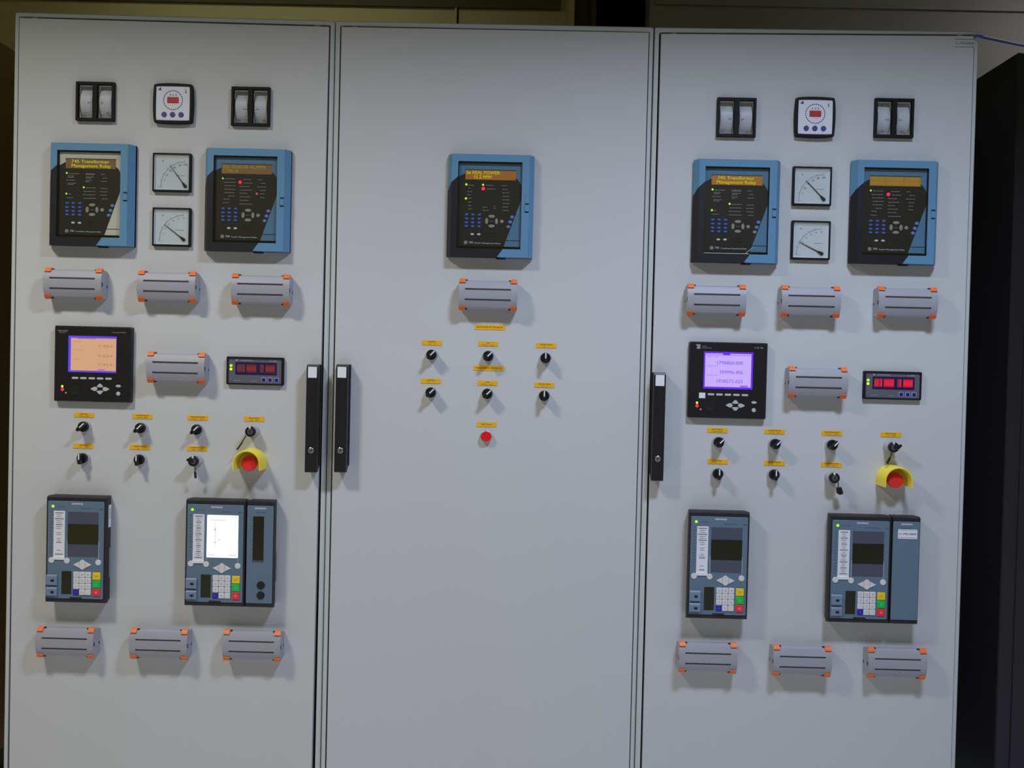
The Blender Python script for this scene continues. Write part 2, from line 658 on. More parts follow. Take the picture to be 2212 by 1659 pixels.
# ------------------------------------------------------------------ test blocks
def make_test_block(loc, label):
    T = thing('test_block', loc, label, 'test block', 'grey test blocks with orange corner clips')
    def sec(groove):
        top = [(-30, 0), (-34.5, 8), (-35.5, 24), (-31.5, 30), (-22, 35)]
        up = [(22, 35), (31.5, 30), (35.5, 24), (34.5, 8), (30, 0)]
        if groove:
            mid = [(-15, 37.3), (-15, 32.5), (-10.6, 32.5), (-10.6, 38.1), (0, 39), (10.6, 38.1), (10.6, 32.5), (15, 32.5), (15, 37.3)]
        else:
            mid = [(-15, 37.3), (-10.6, 38.1), (0, 39), (10.6, 38.1), (15, 37.3)]
        return top + mid + up
    b = MB()
    b.xprof(sec(True), -56.5, 56.5, TBGREY)
    b.xprof(sec(False), -72, -56.5, TBGREY)
    b.xprof(sec(False), 56.5, 72, TBGREY)
    for sx in (-1, 1):                                            # latch slots and ribs on the end faces
        x0, x1 = (72, 72.3) if sx > 0 else (-72.3, -72)
        b.box(x0, x1, -6, 4, 29, 34, BLACKM)
        b.box(x0, x1, -7, -1, 4, 8, BLACKM)
    b.build('body', T, smooth=25)
    for sx in (-1, 1):
        for sz in (-1, 1):
            b = MB()
            q = [(28.2, 32.2), (29.2, 35), (36, 31), (39, 27), (39, 23.5), (34, 23.5)]
            b.xprof([(z * sz, d) for z, d in q], sx * 71.2 if sx < 0 else 56, sx * 71.2 if sx > 0 else -56, ORANGE)
            x0, x1 = (51, 56) if sx > 0 else (-56, -51)
            b.xprof([(z * sz, d) for z, d in [(34.6, 23.5), (37.4, 23.5), (36.8, 26), (34.6, 27)]], x0, x1, BLACKM)
            b.build('clip', T)
    return T


TB = []
for cabn, rows in (
    ('left', (((155.3, 612.1), 'under the beige fronted relay'),
              ((358.1, 618.3), 'right below the ammeter'),
              ((561.5, 624.9), 'under the relay with two red lamps'),
              ((377.9, 794.3), 'beside the peach lit screen'),
              ((138.3, 1390.9), 'first of the bottom row of three'),
              ((340.7, 1394.4), 'second of the bottom row of three'),
              ((542.3, 1397.6), 'third of the bottom row of three'))),
    ('middle', (((1053.9, 636.2), 'the only one, right under the relay'),)),
    ('right', (((1549.1, 647.4), 'under the relay with three green lamps'),
               ((1753.2, 650.6), 'right below the ammeter'),
               ((1962.5, 653.3), 'under the relay with one red lamp'),
               ((1768.8, 826.4), 'beside the purple lit screen'),
               ((1530.1, 1423.6), 'first of the bottom row of three'),
               ((1734.1, 1430.9), 'second of the bottom row of three'),
               ((1939.7, 1436.0), 'third of the bottom row of three')))):
    for (px, py), txt in rows:
        TB.append((mount(px, py, 0.038), 'grey test block on the %s cabinet, %s' % (cabn, txt)))
tb0 = make_test_block(*TB[0])
for loc, lab in TB[1:]:
    dup(tb0, loc, lab)


# ------------------------------------------------------------------ protection relays with blue doors
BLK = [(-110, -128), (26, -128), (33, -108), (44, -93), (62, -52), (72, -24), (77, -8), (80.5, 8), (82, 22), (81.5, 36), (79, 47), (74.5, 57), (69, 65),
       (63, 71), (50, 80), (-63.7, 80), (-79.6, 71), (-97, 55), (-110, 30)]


def bars(b, rows, d):
    """small lines of print: (x0, x1, z) each a row of short words"""
    for x0, x1, z in rows:
        x = x0
        while x < x1 - 1.5:
            wd = min(random.uniform(4, 9), x1 - x)
            b.flat(rect(x, x + wd, z - 0.75, z + 0.75), d, LEGEND)
            x += wd + 1.0


def make_relay(px, py, label, kind, panel, lines, leds, disp, tmat, dmat, letter_h, rtext):
    p = at(px, py, -0.018)
    T = thing('protection_relay', (p.x, 0, p.z - 0.0765), label, 'relay', 'protection relays with blue doors')
    b = MB()
    b.box(-104, 108, -126, 126, 0, 8, BLACKM)
    b.box(18, 41, -129, -125, 2, 12, BLACKM)
    b.build('case', T)
    # door frame: bevelled sides, window opening, black printed sweep over its lower left
    xl, xf0, xf1, xr = -106.0, -95.0, 96.0, 108.0
    wx0, wx1, wz0, wz1 = -80.0, 78.0, -106.0, 108.0
    fd = 26.0
    b = MB()
    vs = [(xl, -126, 8), (xl, 126, 8), (xf0, -126, fd), (xf0, 126, fd), (xf1, -126, fd), (xf1, 126, fd), (xr, -126, 9), (xr, 126, 9), (xr, -126, 4), (xr, 126, 4), (xl, -126, 4), (xl, 126, 4)]
    b.add(vs, [(0, 2, 3, 1), (4, 6, 7, 5), (6, 8, 9, 7), (10, 0, 1, 11),
               (1, 3, 5, 7, 9, 11), (10, 8, 6, 4, 2, 0)], BLUE)
    fr = [(xf0, wx0, -126, 126), (wx1, xf1, -126, 126), (wx0, wx1, -126, wz0), (wx0, wx1, wz1, 126)]
    for x0, x1, z0, z1 in fr:
        b.flat(rect(x0, x1, z0, z1), fd, BLUE)
    b.add([(wx0, wz0, fd), (wx1, wz0, fd), (wx1, wz1, fd), (wx0, wz1, fd), (wx0, wz0, 8), (wx1, wz0, 8), (wx1, wz1, 8), (wx0, wz1, 8)],
          [(0, 1, 5, 4), (1, 2, 6, 5), (2, 3, 7, 6), (3, 0, 4, 7)], RELBLK)  # reveal walls coloured black, shade of the window recess put into the colour
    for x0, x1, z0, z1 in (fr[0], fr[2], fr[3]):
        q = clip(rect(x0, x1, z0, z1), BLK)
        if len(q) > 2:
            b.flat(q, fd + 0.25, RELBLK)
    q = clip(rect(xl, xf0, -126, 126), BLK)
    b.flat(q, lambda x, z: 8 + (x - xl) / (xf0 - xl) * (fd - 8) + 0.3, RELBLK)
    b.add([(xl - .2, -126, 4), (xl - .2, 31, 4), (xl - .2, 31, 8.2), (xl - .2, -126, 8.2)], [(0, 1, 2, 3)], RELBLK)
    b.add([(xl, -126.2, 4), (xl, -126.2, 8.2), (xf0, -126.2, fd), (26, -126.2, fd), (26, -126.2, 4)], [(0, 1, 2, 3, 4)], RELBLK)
    FR = b.build('door_frame', T)
    b = MB()
    b.box(86, 96.4, 7, 25, fd - 1, fd + 1.6, BLUE, .8)
    b.build('latch', FR)
    b = MB()
    b.box(86, 96.4, -13, 3.5, fd - 1, fd + 3.2, BLUE, 1)
    b.box(86.5, 96, 4, 6.6, fd - 1, fd + 0.3, BLACKM)
    b.box(86.5, 95.5, -15.4, -13.2, fd - 1, fd + 0.3, BLACKM)
    b.build('latch', FR)
    # inner panel
    b = MB()
    b.box(wx0 + 2, wx1 - 1, -99, wz1 - 3, 8, 17, panel)
    b.box(wx0 + .5, wx1 - .5, -105.5, -99.5, 8, 11, BLACKM)
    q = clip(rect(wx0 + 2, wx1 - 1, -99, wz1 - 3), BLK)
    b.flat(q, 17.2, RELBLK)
    b.box(wx0 + .5, wx1 - .5, -84.3, -82.9, 17.1, 17.4, BLACKM)
    bars(b, lines, 17.5)
    b.lathe(-58, -90.5, [(4.6, 17.2), (4.6, 17.6), (3.9, 17.6), (3.6, 17.5)], LEGEND, 16)
    b.text(rtext[0], -45, -90, 17.5, 5.0, LOGOW, bold=True)
    b.text(rtext[1], -36, -91.2, 17.5, 3.0, LOGOW, wd=64, al='l', bold=True)
    if kind == 'strip':
        b.box(-78, 34, -104.5, -102.8, 17, 20, WHITE)
        b.add([(24, -103, 18), (26, -103, 18), (44, -88, 18), (42, -88, 18)], [(0, 1, 2, 3)], WHITE)
    b.build('front_panel', T)
    b = MB()
    b.box(-62.5, 62.5, 65, 88, 16.5, 18, dmat)
    b.box(-63, 63, 88, 89.5, 16.5, 18.6, RELBLK)
    for i, s in enumerate(disp):
        if s:
            tx, x0, wd = s
            b.text(tx, x0, 82.6 - 10.6 * i, 18.15, letter_h, tmat, wd=wd, al='l', bold=True)
    b.build('display', T)
    for x, z, m, r in leds:
        b = MB()
        b.lathe(x, z, [(r, 17), (r, 17.8), (r * .6, 18.6)], m, 14)
        b.build('led', T)
    for j, z in enumerate((-21.5, -31.6, -41.2, -50.2)):
        for i, x in enumerate((-57.3, -41.7, -25.7)):
            b = MB()
            b.plate(rr(x, z, 10, 6.6, 2.5), 17, 19.2, KEYBLUE, .8)
            b.plate(rr(x, z, 4.4, 2.2, .8), 19, 19.5, KEYBLUE2)
            b.build('key', T)
    for dx, dz, a, c in ((0, 12, 8.2, 4), (0, -12, 8.2, 4), (-12.2, 0, 4, 7.6), (12.2, 0, 4, 7.6)):
        b = MB()
        b.plate(oval(5 + dx, -37 + dz, a, c, 18), 17, 19.2, KEYGREY, 1)
        b.build('arrow_key', T)
    b = MB()
    b.plate(rr(5, -37, 13, 9, 3), 17, 18.4, BLACKM, .6)
    b.box(0, 10, -37.6, -36.8, 18.3, 18.6, LEGEND)
    b.build('enter_key', T)
    for x, z, m, rx, rz in ((30.4, -37, KEYGREY, 4.6, 4.6), (55.5, -25.5, KEYBLUE2, 4.8, 4), (51.2, -37.9, KEYBLUE2, 4.8, 4), (46.7, -49.7, KEYGREY if kind == 'strip' else KEYBLUE2, 4.6, 4),
                            (-42.3, -70, WHITE, 4.6, 2.7), (-25.9, -70, WHITE, 4.6, 2.7)):
        b = MB()
        b.plate(oval(x, z, rx, rz, 16), 17, 19, m, .8)
        b.build('key', T)
    b = MB()
    b.ring(rect(-4, 14.8, -75.5, -64.5), rect(-2, 12.8, -73.7, -66.3), 17, 18.2, BLACKM, .2, 17)
    b.build('data_port', T)
    b = MB()
    b.box(wx0 - 2, wx1 + 2, wz0 - 2, wz1 + 2, fd - 3.2, fd - 1.8, GLASS)
    b.build('window_pane', FR)
    return T


def U(px, py):                       # print measured on the enlarged photograph -> mm
    return (px + .0213 * (py - 72) - 733) * .169, (821 - py) * .169


def rows(*r):
    return [(U(a, y)[0], U(c, y)[0], U(a, y)[1]) for a, c, y in r]


LINES_A = rows((400, 555, 515), (385, 490, 550), (385, 470, 570), (360, 490, 610), (385, 505, 655), (385, 470, 674),
               (390, 435, 815), (365, 465, 868), (650, 785, 510), (650, 785, 525), (650, 780, 558), (650, 745, 576), (650, 735, 610), (645, 700, 630),
               (650, 800, 718), (620, 800, 770), (605, 790, 820), (615, 800, 872), (880, 945, 517), (905, 970, 570), (880, 970, 620),
               (870, 970, 723), (860, 970, 772), (865, 970, 822), (890, 970, 874))
LINES_B = rows((405, 560, 512), (385, 560, 564), (395, 560, 614), (395, 560, 664), (395, 548, 714), (445, 545, 764), (380, 470, 808), (370, 470, 864),
               (670, 800, 516), (680, 815, 568), (620, 765, 620), (625, 800, 672), (620, 725, 720), (620, 775, 772), (620, 750, 822), (625, 815, 876),
               (890, 945, 516), (930, 1010, 568), (880, 1010, 620), (920, 1005, 672), (920, 985, 722), (920, 990, 776))
LINES_C = rows((390, 490, 520), (400, 440, 560), (385, 455, 612), (385, 450, 660), (400, 455, 710), (400, 450, 764), (395, 455, 818), (395, 455, 866),
               (660, 770, 516), (670, 790, 568), (610, 680, 836), (610, 700, 882), (770, 800, 820), (770, 800, 850), (890, 960, 516), (900, 985, 570),
               (900, 1000, 620), (900, 1000, 672), (900, 1000, 722), (900, 1000, 776), (900, 985, 826), (900, 995, 876))
g1 = [(*U(370, 507), E_GREEN, 2.6), (*U(620, 712), E_GREEN, 2.6), (*U(362, 810), E_GREEN, 2.6)]
make_relay(196.0, 354.2, 'blue door protection relay with beige inner panel, upper left of left cabinet', 'plain', RELWHITE, LINES_A, [(x, z, m, 2.2) for x, z, m, r in g1],
           [('745 Transformer', -48, 94), ('Management Relay', -48, 98)], E_AMBT, E_AMBDK, 8.2, ('745', 'Transformer Management Relay'))
make_relay(533.1, 365.8, 'blue door protection relay with two red lamps lit, right side of left cabinet', 'plain', BLUE, LINES_B,
           [(*U(372, 507), E_GREEN, 2.0), (*U(628, 560), E_RED, 4.2), (*U(872, 722), E_RED2, 2.8)],
           [('350 SENSOR ALARM:', -60, 108), ('CTRL:0', -60, 38)], E_AMBT2, E_AMBDK, 8.2, ('750', 'Feeder Management Relay'))
make_relay(1059.9, 378.5, 'blue door protection relay, the only one on the middle cabinet', 'plain', BLUE, LINES_C,
           [(*U(370, 509), E_GREEN, 2.8), (*U(616, 509), E_YEL, 2.6), (*U(618, 566), E_RED, 4.4), (*U(365, 714), E_GREEN, 2.8)],
           [('3\u00f8 REAL POWER:', -60, 84), ('15.2 MW', -41, 44)], E_AMBT, E_AMB, 8.2, ('750', 'Feeder Management Relay'))
make_relay(1592.4, 389.6, 'blue door protection relay with three green lamps and a white strip, right cabinet', 'strip', BLUE, LINES_A, g1,
           [('745 Transformer', -48, 90), ('Management Relay', -50, 96)], E_AMBT, E_AMB2, 8.2, ('745', 'Transformer Management Relay'))
make_relay(1934.4, 391.8, 'blue door protection relay with one red lamp and plain amber display, right cabinet', 'plain', BLUE, LINES_B,
           [(*U(372, 507), E_GREEN, 2.2), (*U(628, 560), E_RED, 4.4)],
           [('8888 88888 8888', -60, 116), ('8888 88888 8888', -60, 116)], E_AMBT2, E_AMB2, 8.8, ('750', 'Feeder Management Relay'))


# ------------------------------------------------------------------ analog dial meters (pivot at the lower right)
def make_dial(px, py, label, letter, nums, tip, piv):
    T = thing('dial_meter', mount(px, py, 0.010), label, 'meter', 'square dial meters')
    b = MB()
    b.ring(rr(0, 0, 96, 96, 2), rr(0, 0, 87, 87, 1.5), 0, 10, METERB, 1.2, 8.6)
    b.build('bezel', T)
    b = MB()
    b.add([(-43.5, -43.5, 8.7), (43.5, -43.5, 8.7), (43.5, 43.5, 8.7), (-43.5, 43.5, 8.7), (-43, -43, 4.5), (43, -43, 4.5), (43, 43, 4.5), (-43, 43, 4.5)],
          [(0, 1, 5, 4), (1, 2, 6, 5), (2, 3, 7, 6), (3, 0, 4, 7)], DIAL)
    b.flat(rect(-43.2, 43.2, -43.2, 43.2), 4.5, DIAL)
    b.add([(-43, 43, 8), (43, 43, 8), (40, 36.5, 4.7), (-40, 36.5, 4.7)], [(0, 3, 2, 1)], DIALIN)
    px_, pz_ = piv
    N = 31
    r0, r1 = 60.0, 63.5
    arc = lambda r, a: (px_ + r * math.cos(a), pz_ + r * math.sin(a))
    a0, a1 = math.radians(181), math.radians(92)
    for i in range(N - 1):
        u, v = a0 + (a1 - a0) * i / (N - 1), a0 + (a1 - a0) * (i + 1) / (N - 1)
        b.flat([arc(60, u), arc(60, v), arc(60.5, v), arc(60.5, u)], 4.7, DIALPR)
    for i in range(N):
        a = a0 + (a1 - a0) * i / (N - 1)
        L = 4.2 if i % 5 == 0 else 2.4
        e = .5 / 60 if i % 5 == 0 else .3 / 60
        b.flat([arc(60, a - e), arc(60 + L, a - e), arc(60 + L, a + e), arc(60, a + e)], 4.7, DIALPR)
    for i, s in enumerate(nums):
        a = a0 + (a1 - a0) * (i + 1) / len(nums)
        x, z = arc(54, a - 0.02)
        b.text(s, x, z, 4.7, 4.6, DIALPR, bold=True)
    b.text(letter, -24, 29, 4.7, 5.4, DIALPR, bold=True)
    b.box(9, 31, -7.2, -6.3, 4.6, 4.75, DIALPR)
    b.box(-36, -24, -36.5, -36, 4.6, 4.75, DIALPR)
    b.build('dial', T)
    b = MB()
    dx, dz = tip[0] - px_, tip[1] - pz_
    Ln = math.hypot(dx, dz)
    ux, uz = dx / Ln, dz / Ln
    nx, nz = -uz, ux
    pt = lambda l, o_: (px_ + ux * l + nx * o_, pz_ + uz * l + nz * o_)
    b.plate([pt(2, -1.2), pt(Ln, -.55), pt(Ln, .55), pt(2, 1.2)], 5.8, 6.5, NEEDLE)
    b.plate([pt(-4.2, -2.6), pt(-4.2, 2.6), pt(-1, 4.2), pt(6, 3), pt(13, 1), pt(13, -1), pt(6, -3), pt(-1, -4.2)], 5.8, 7.3, NEEDLE, .7)
    b.lathe(px_, pz_, [(3.2, 4.5), (3.2, 7.5), (2, 7.9)], NEEDLE, 16)
    b.build('pointer', T)
    b = MB()
    b.box(-43, 43, -43, 43, 8.2, 8.8, GLASS)
    b.build('window_pane', T)


VN = ['7', '20', '40', '60', '80', '100']
AN = ['1', '2', '3', '4', '5', '6']
make_dial(370.4, 372.1, 'white dial voltmeter marked V, upper of the two dials on the left cabinet', 'V', VN, (-5.4, 18), (33, -33))
make_dial(369.7, 490.1, 'white dial ammeter marked A, lower of the two dials on the left cabinet', 'A', AN, (-19, 6.6), (30, -30.5))
make_dial(1755.0, 401.7, 'white dial voltmeter marked V, upper of the two dials on the right cabinet', 'V', VN, (-14.5, 13.8), (30, -31.5))
make_dial(1752.1, 518.7, 'white dial ammeter marked A, lower of the two dials on the right cabinet', 'A', AN, (-27.5, -4.6), (28, -32))


# ------------------------------------------------------------------ twin drum meters
def make_dual(loc, label, marks):
    T = thing('twin_drum_meter', loc, label, 'meter', 'black framed twin drum meters')
    b = MB()
    o4 = rect(-48, 48, -48, 48)
    z0, z1 = -41.5, 41.5
    for x0, x1 in ((-48, -42), (-6, 6), (42, 48)):
        b.box(x0, x1, -48, 48, 0, 10, METERB, .6)
    for x0, x1 in ((-42, -6), (6, 42)):
        b.box(x0, x1, z1, 48, 0, 9.8, METERB)
        b.box(x0, x1, -48, z0, 0, 9.8, METERB)
    b.build('bezel', T)
    for s in (-1, 1):
        xa, xb = (-42, -6) if s < 0 else (6, 42)
        b = MB()
        vs = [(xa, z0, 9), (xb, z0, 9), (xb, z1, 9), (xa, z1, 9), (xa, z0, -17), (xb, z0, -17), (xb, z1, -17), (xa, z1, -17)]
        b.add(vs, [(0, 1, 5, 4), (1, 2, 6, 5), (2, 3, 7, 6), (3, 0, 4, 7), (4, 5, 6, 7)], DIALIN)
        b.build('housing', T)
        b = MB()
        n = 16
        rad, cd_ = 52.0, -47.0
        pts = []
        for i in range(n + 1):
            a = math.radians(-43 + 86 * i / n)
            pts.append((rad * math.sin(a), cd_ + rad * math.cos(a)))
        xin0, xin1 = (xa + 3, xb - 3)
        b.xprof([(-36, -16.5)] + pts + [(36, -16.5)], xin0, xin1, DRUM)
        for j, (zz, wd, off) in enumerate(marks):
            a = math.asin(zz / rad)
            d = cd_ + rad * math.cos(a) + .4
            cx = (xin0 + xin1) / 2 + off * s
            b.flat(rect(cx - wd / 2, cx + wd / 2, zz - .8, zz + .8), d, DIALPR)
        for j in range(9):
            zz = -30 + j * 7.5
            d = cd_ + rad * math.cos(math.asin(zz / rad)) + .4
            x_ = xin0 + 3 if s > 0 else xin1 - 3
            b.flat(rect(x_ - 2, x_ + 2, zz - .25, zz + .25), d, DIALPR)
        b.build('scale_drum', T)
        b = MB()
        b.box(xa + .2, xb - .2, z0 + .2, z1 - .2, 7.2, 7.8, GLASS)
        b.build('window_pane', T)


make_dual(DHOLE[0], 'black twin drum meter left of the round-scale meter on the left cabinet', [(-3, 7, -8), (-25, 5, 4), (-31, 8, 8)])
make_dual(DHOLE[1], 'black twin drum meter right of the round-scale meter on the left cabinet', [(-6, 9, -8), (-31, 8, 8)])
make_dual(DHOLE[2], 'black twin drum meter left of the round-scale meter on the right cabinet', [(-4, 8, -8), (-31, 8, 8)])
make_dual(DHOLE[3], 'black twin drum meter right of the round-scale meter on the right cabinet', [(-4, 10, -8), (-29, 5, 0), (-33, 8, 8)])


# ------------------------------------------------------------------ synchroscopes
def make_sync(px, py, label):
    T = thing('synchronizing_meter', mount(px, py, 0.011), label, 'meter', 'round-scale meters with three buttons')
    def bulge(h, e, r):
        p_ = []
        n = 10
        for sx, sz, hor in ((0, -1, 1), (1, 0, 0), (0, 1, -1), (-1, 0, 0)):
            for i in range(n):
                t_ = -1 + 2 * i / n
                bl = h + e * (1 - t_ * t_)
                if sz:
                    p_.append((t_ * (h - r) * (1 if sz < 0 else -1), sz * bl))
                else:
                    p_.append((sx * bl, t_ * (h - r) * (1 if sx > 0 else -1)))
        return p_
    b = MB()
    b.ring(bulge(47.5, 2.4, 1.5), bulge(42, .6, .5), 0, 12, METERB, 1.2, 9)
    b.build('bezel', T)
    b = MB()
    b.plate(bulge(42.2, .8, .5), 1, 10.4, SYNCW)
    for i in range(30):
        a = 2 * math.pi * i / 30
        b.flat(oval(23.5 * math.cos(a), 8 + 23.5 * math.sin(a), 1.6, 1.6, 8), 10.6, INKD)
    for i in (-1, 0, 1):
        b.text('\u00b0', i * 7, 22, 10.6, 3.5, INKD, bold=True)
        b.flat(oval(i * 7.2, 20.4, 1.5, 1.8, 10), 10.6, INK)
        b.text('o' if i else 'S', i * 6, -3, 10.6, 2.6, INKD)
    b.flat([(-38, 33), (-31, 40), (-29, 33), (-31, 31)], 10.6, SYNCB)
    b.text('SYN', 31, 38, 10.6, 1.8, INK)
    b.flat(oval(32, 32, 1.8, 1.8, 10), 10.6, INK)
    b.flat(oval(32, 27.6, 2.2, 2.2, 10), 10.6, INK)
    b.build('face', T)
    b = MB()
    b.plate(rr(0, 8, 29, 15.5, 2), 10, 11.2, SYNCR, .5)
    b.build('display', T)
    for x in (-21.5, -.3, 21):
        b = MB()
        b.lathe(x, -28, [(6.6, 10), (6.6, 11.4), (5.6, 12.4)], SYNCB, 20)
        b.build('button', T)


make_sync(373.4, 223.2, 'square meter with round scale and red display, top row of the left cabinet')
make_sync(1761.2, 252.7, 'square meter with round scale and red display, top row of the right cabinet')


# ------------------------------------------------------------------ large screen power meters
def make_power(px, py, label, left):
    T = thing('power_meter', mount(px, py, 0.015), label, 'meter', 'black power meters with lit screens')
    b = MB()
    b.plate(rr(0, 0, 193, 189, 3), 0, 15, BLACK, 2.5)
    d = 15.15
    if left:
        b.text('Schneider', -88, 82, d, 4, LEGEND, wd=26, al='l', bold=True)
        b.text('Electric', -84, 77.5, d, 2.6, LEGEND, wd=16, al='l')
        b.text('PowerLogic ION7650', 82, 80.5, d, 2.6, LEGEND, wd=34, al='r', bold=True)
    else:
        b.flat([(-82, 87), (-71, 88), (-70, 83), (-77, 82)], d, MATS['key_grey'])
        b.flat([(-80, 80.5), (-72, 82), (-69, 78), (-78, 76)], d, MATS['key_grey'])
        b.text('POWER', -66, 83, d, 2.4, LEGEND, wd=11, al='l')
        b.text('MEASUREMENT', -66, 79.3, d, 2.2, LEGEND, wd=24, al='l')
        b.text('I O N', 84, 82.5, d, 4.4, LEGEND, wd=20, al='r', bold=True)
    for z, s in ((-53.5, 'ESC'), (-73.5, 'OK')):
        b.text(s, 77, z, d, 2, INKD)
    b.build('bezel', T)
    b = MB()
    if left:
        b.box(-61, 60, -21, 70, 14.5, 15.4, E_VIO)
        b.flat(rect(-54.5, 59, -16.5, 64.5), 15.55, E_ORG)
        b.flat(rect(-38, 8, 62.5, 64.5), 15.65, E_ORGT)
        for z in (45, 21, -1):
            b.text('7.954' if z != 21 else '0.654', 50, z, 15.65, 6.5, E_ORGT, wd=36, al='r')
        for z in (35, 11, 56):
            b.text('kW tot', -48, z, 15.65, 3, E_ORGT, wd=20, al='l')
        b.flat(rect(13, 32, -15, -12.5), 15.65, MATS['screen_violet_print'])
    else:
        b.box(-61, 61, -21.5, 70.5, 14.5, 15.4, E_VIO2)
        b.flat(rect(-57.5, 56.5, -16.5, 66), 15.55, E_LAV)
        b.flat(rect(-14, 4, 63, 67), 15.6, E_VIO2)
        b.flat(rect(-57, 56, 61.6, 63), 15.65, E_LAVT)
        for s, u_, z in (('1798860.000', 'kWh del', 43.5), ('339996.406', 'kVARh del', 20.5), ('1938572.625', 'kVAh del', -2)):
            b.text(s, 36, z, 15.65, 8.6, E_LAVT, wd=64 if len(s) > 10 else 58, al='r', bold=True)
            b.text(u_, -52, z + 14.5, 15.65, 3.2, E_LAVT, wd=26, al='l')
        b.flat(rect(31, 49, -16, -12), 15.65, E_LAVT)
    b.build('screen', T)
    for x in (-41, -20, 1, 22, 43):
        b = MB()
        b.plate(rr(x - (2 if left else 0), -35.8, 16.5, 5.4, 2.4), 14, 16.5, IONKEY, .8)
        b.build('soft_key', T)
    nx, nz = (20, -62)
    for dx, dz, rot in ((0, 8.6, 0), (0, -8.6, 0), (-14.6, 0, 1), (14.6, 0, 1)):
        b = MB()
        e = 1 if dz > 0 else -1
        if rot:
            e = 1 if dx > 0 else -1
            q = [(-5 * e, 5.2), (-8.6 * e, 0), (-5 * e, -5.2), (0, -5.4), (8.6 * e, -1), (8.6 * e, 1), (0, 5.4)]
        else:
            q = [(-8.6, -3 * e), (-5, -4.6 * e), (5, -4.6 * e), (8.6, -3 * e), (2.5, 4.6 * e), (-2.5, 4.6 * e)]
        b.plate([(nx + dx + x, nz + dz + z) for x, z in q], 14, 16.8, IONKEY, .9)
        b.build('arrow_key', T)
    b = MB()
    b.plate(oval(66, -53.5, 6.5, 3.4), 14, 16.5, IONKEY, .8)
    b.build('round_key', T)
    b = MB()
    b.plate(oval(66, -72.5, 5.2, 5.2), 14, 16.8, IONKEY, .9)
    b.build('round_key', T)
    for x, z, m, r in ((-75, -57.2, E_YEL, 3.0), (-74.5, -65, E_RED, 4.0), (-65.5, -73.6, KEYGREY, 2.4)):
        b = MB()
        b.lathe(x, z, [(r, 14), (r, 15.4), (r * .6, 16.2)], m, 16)
        b.build('led', T)
    b = MB()
    b.lathe(-43.5, -66, [(13.2, 14), (12.6, 15.8), (4, 15.4)], BLACKM, 28)
    b.build('optical_port', T)
    if not left:
        b = MB()
        b.box(-70.5, -55, -45.5, -32, 15, 15.6, WHITE)
        o = b.build('paper_sticker', T)
        o['label'] = 'small white paper sticker left of the soft keys'


make_power(199.7, 786.5, 'black power meter with peach coloured lit screen, on the left cabinet', True)
make_power(1572.4, 821.7, 'black power meter with purple lit screen of numbers, on the right cabinet', False)


# ------------------------------------------------------------------ wide digital panel meters
SEG = {'0': 'abcdef', '1': 'bc', '2': 'abged', '3': 'abgcd', '5': 'afgcd', '8': 'abcdefg'}


def make_digital(px, py, label, dig, dim):
    T = thing('digital_meter', mount(px, py, 0.010), label, 'meter', 'wide digital meters with red digits')
    b = MB()
    b.ring(rr(0, 0, 143, 70, 3), rr(0, 0, 134, 62, 2), 0, 10, METERB, 1.2, 4)
    b.build('bezel', T)
    b = MB()
    b.plate(rr(0, 0, 134.5, 62.5, 2), 1, 7.5, METFACE)
    d = 7.7
    b.flat(oval(-46.5, 26.3, 2.2), d, METTXT)
    b.text('TECHNOMETER', -38, 26, d, 3.0, METTXT, wd=32, al='l', bold=True)
    b.text('FT-3000', 54, 25.6, d, 3.0, METTXT, wd=18, al='r', bold=True)
    b.text('INPUT', -44, -25, d, 2.4, METTXT, wd=16)
    b.text('OUTPUT', -2, -25.5, d, 2.4, METTXT, wd=17)
    b.text('PWR', -60, -20, d, 2, METTXT, wd=3)
    b.build('face', T)
    b = MB()
    b.box(-49.5, 54, -9.5, 21.5, 7, 8.2, NAVY)
    def digit(ch, x, z, wd, h, t_):
        S = SEG[ch]
        g = {'a': (x, x + wd, z + h - t_, z + h), 'd': (x, x + wd, z, z + t_), 'g': (x, x + wd, z + h / 2 - t_ / 2, z + h / 2 + t_ / 2),
             'b': (x + wd - t_, x + wd, z + h / 2, z + h), 'c': (x + wd - t_, x + wd, z, z + h / 2),
             'e': (x, x + t_, z, z + h / 2), 'f': (x, x + t_, z + h / 2, z + h)}
        for q in S:
            b.flat(rect(*g[q]), 8.4, dig)
    for grp, x0, pitch, wd in (('01', -44.6, 9.6, 8.6), ('000', -21.3, 8.3, 7.6), ('1', 12.2, 9, 8.6), ('000', 26.6, 7.8, 7.0)):
        b.flat(rect(x0 - .8, x0 + (len(grp) - 1) * pitch + wd + .8, -3.8, 16.3), 8.3, dim)
        for i, ch in enumerate(grp):
            digit(ch, x0 + i * pitch, -3, wd, 18.5, 3.3)
    b.build('display', T)
    for z in (12.2, 3.4):
        b = MB()
        b.lathe(-60.5, z, [(3.5, 7), (3.5, 8), (2.4, 9)], E_GREEN if z > 5 else E_YEL, 16)
        b.build('led', T)
    for x in (22, 38, 54):
        b = MB()
        b.plate(rr(x, -21.6, 12.2, 13, 2.5), 7, 8, HALO, .4)
        b.plate(rr(x, -21.6, 8, 8.4, 1), 7.8, 8.8, KEYDN, .3)
        b.build('key', T)


make_digital(550.4, 801.5, 'wide black digital meter with dim red digits, on the left cabinet', E_DIG, E_DIM)
make_digital(1928.7, 832.9, 'wide black digital meter with bright red digits, on the right cabinet', E_DIG2, E_DIM2)


# ------------------------------------------------------------------ numerical relays with keypads
def ctext(b, s, x, z, d, h, m, wd=None, al='c', bold=False):
    b.text(s, x, z, d, h, m, wd, al, bold)


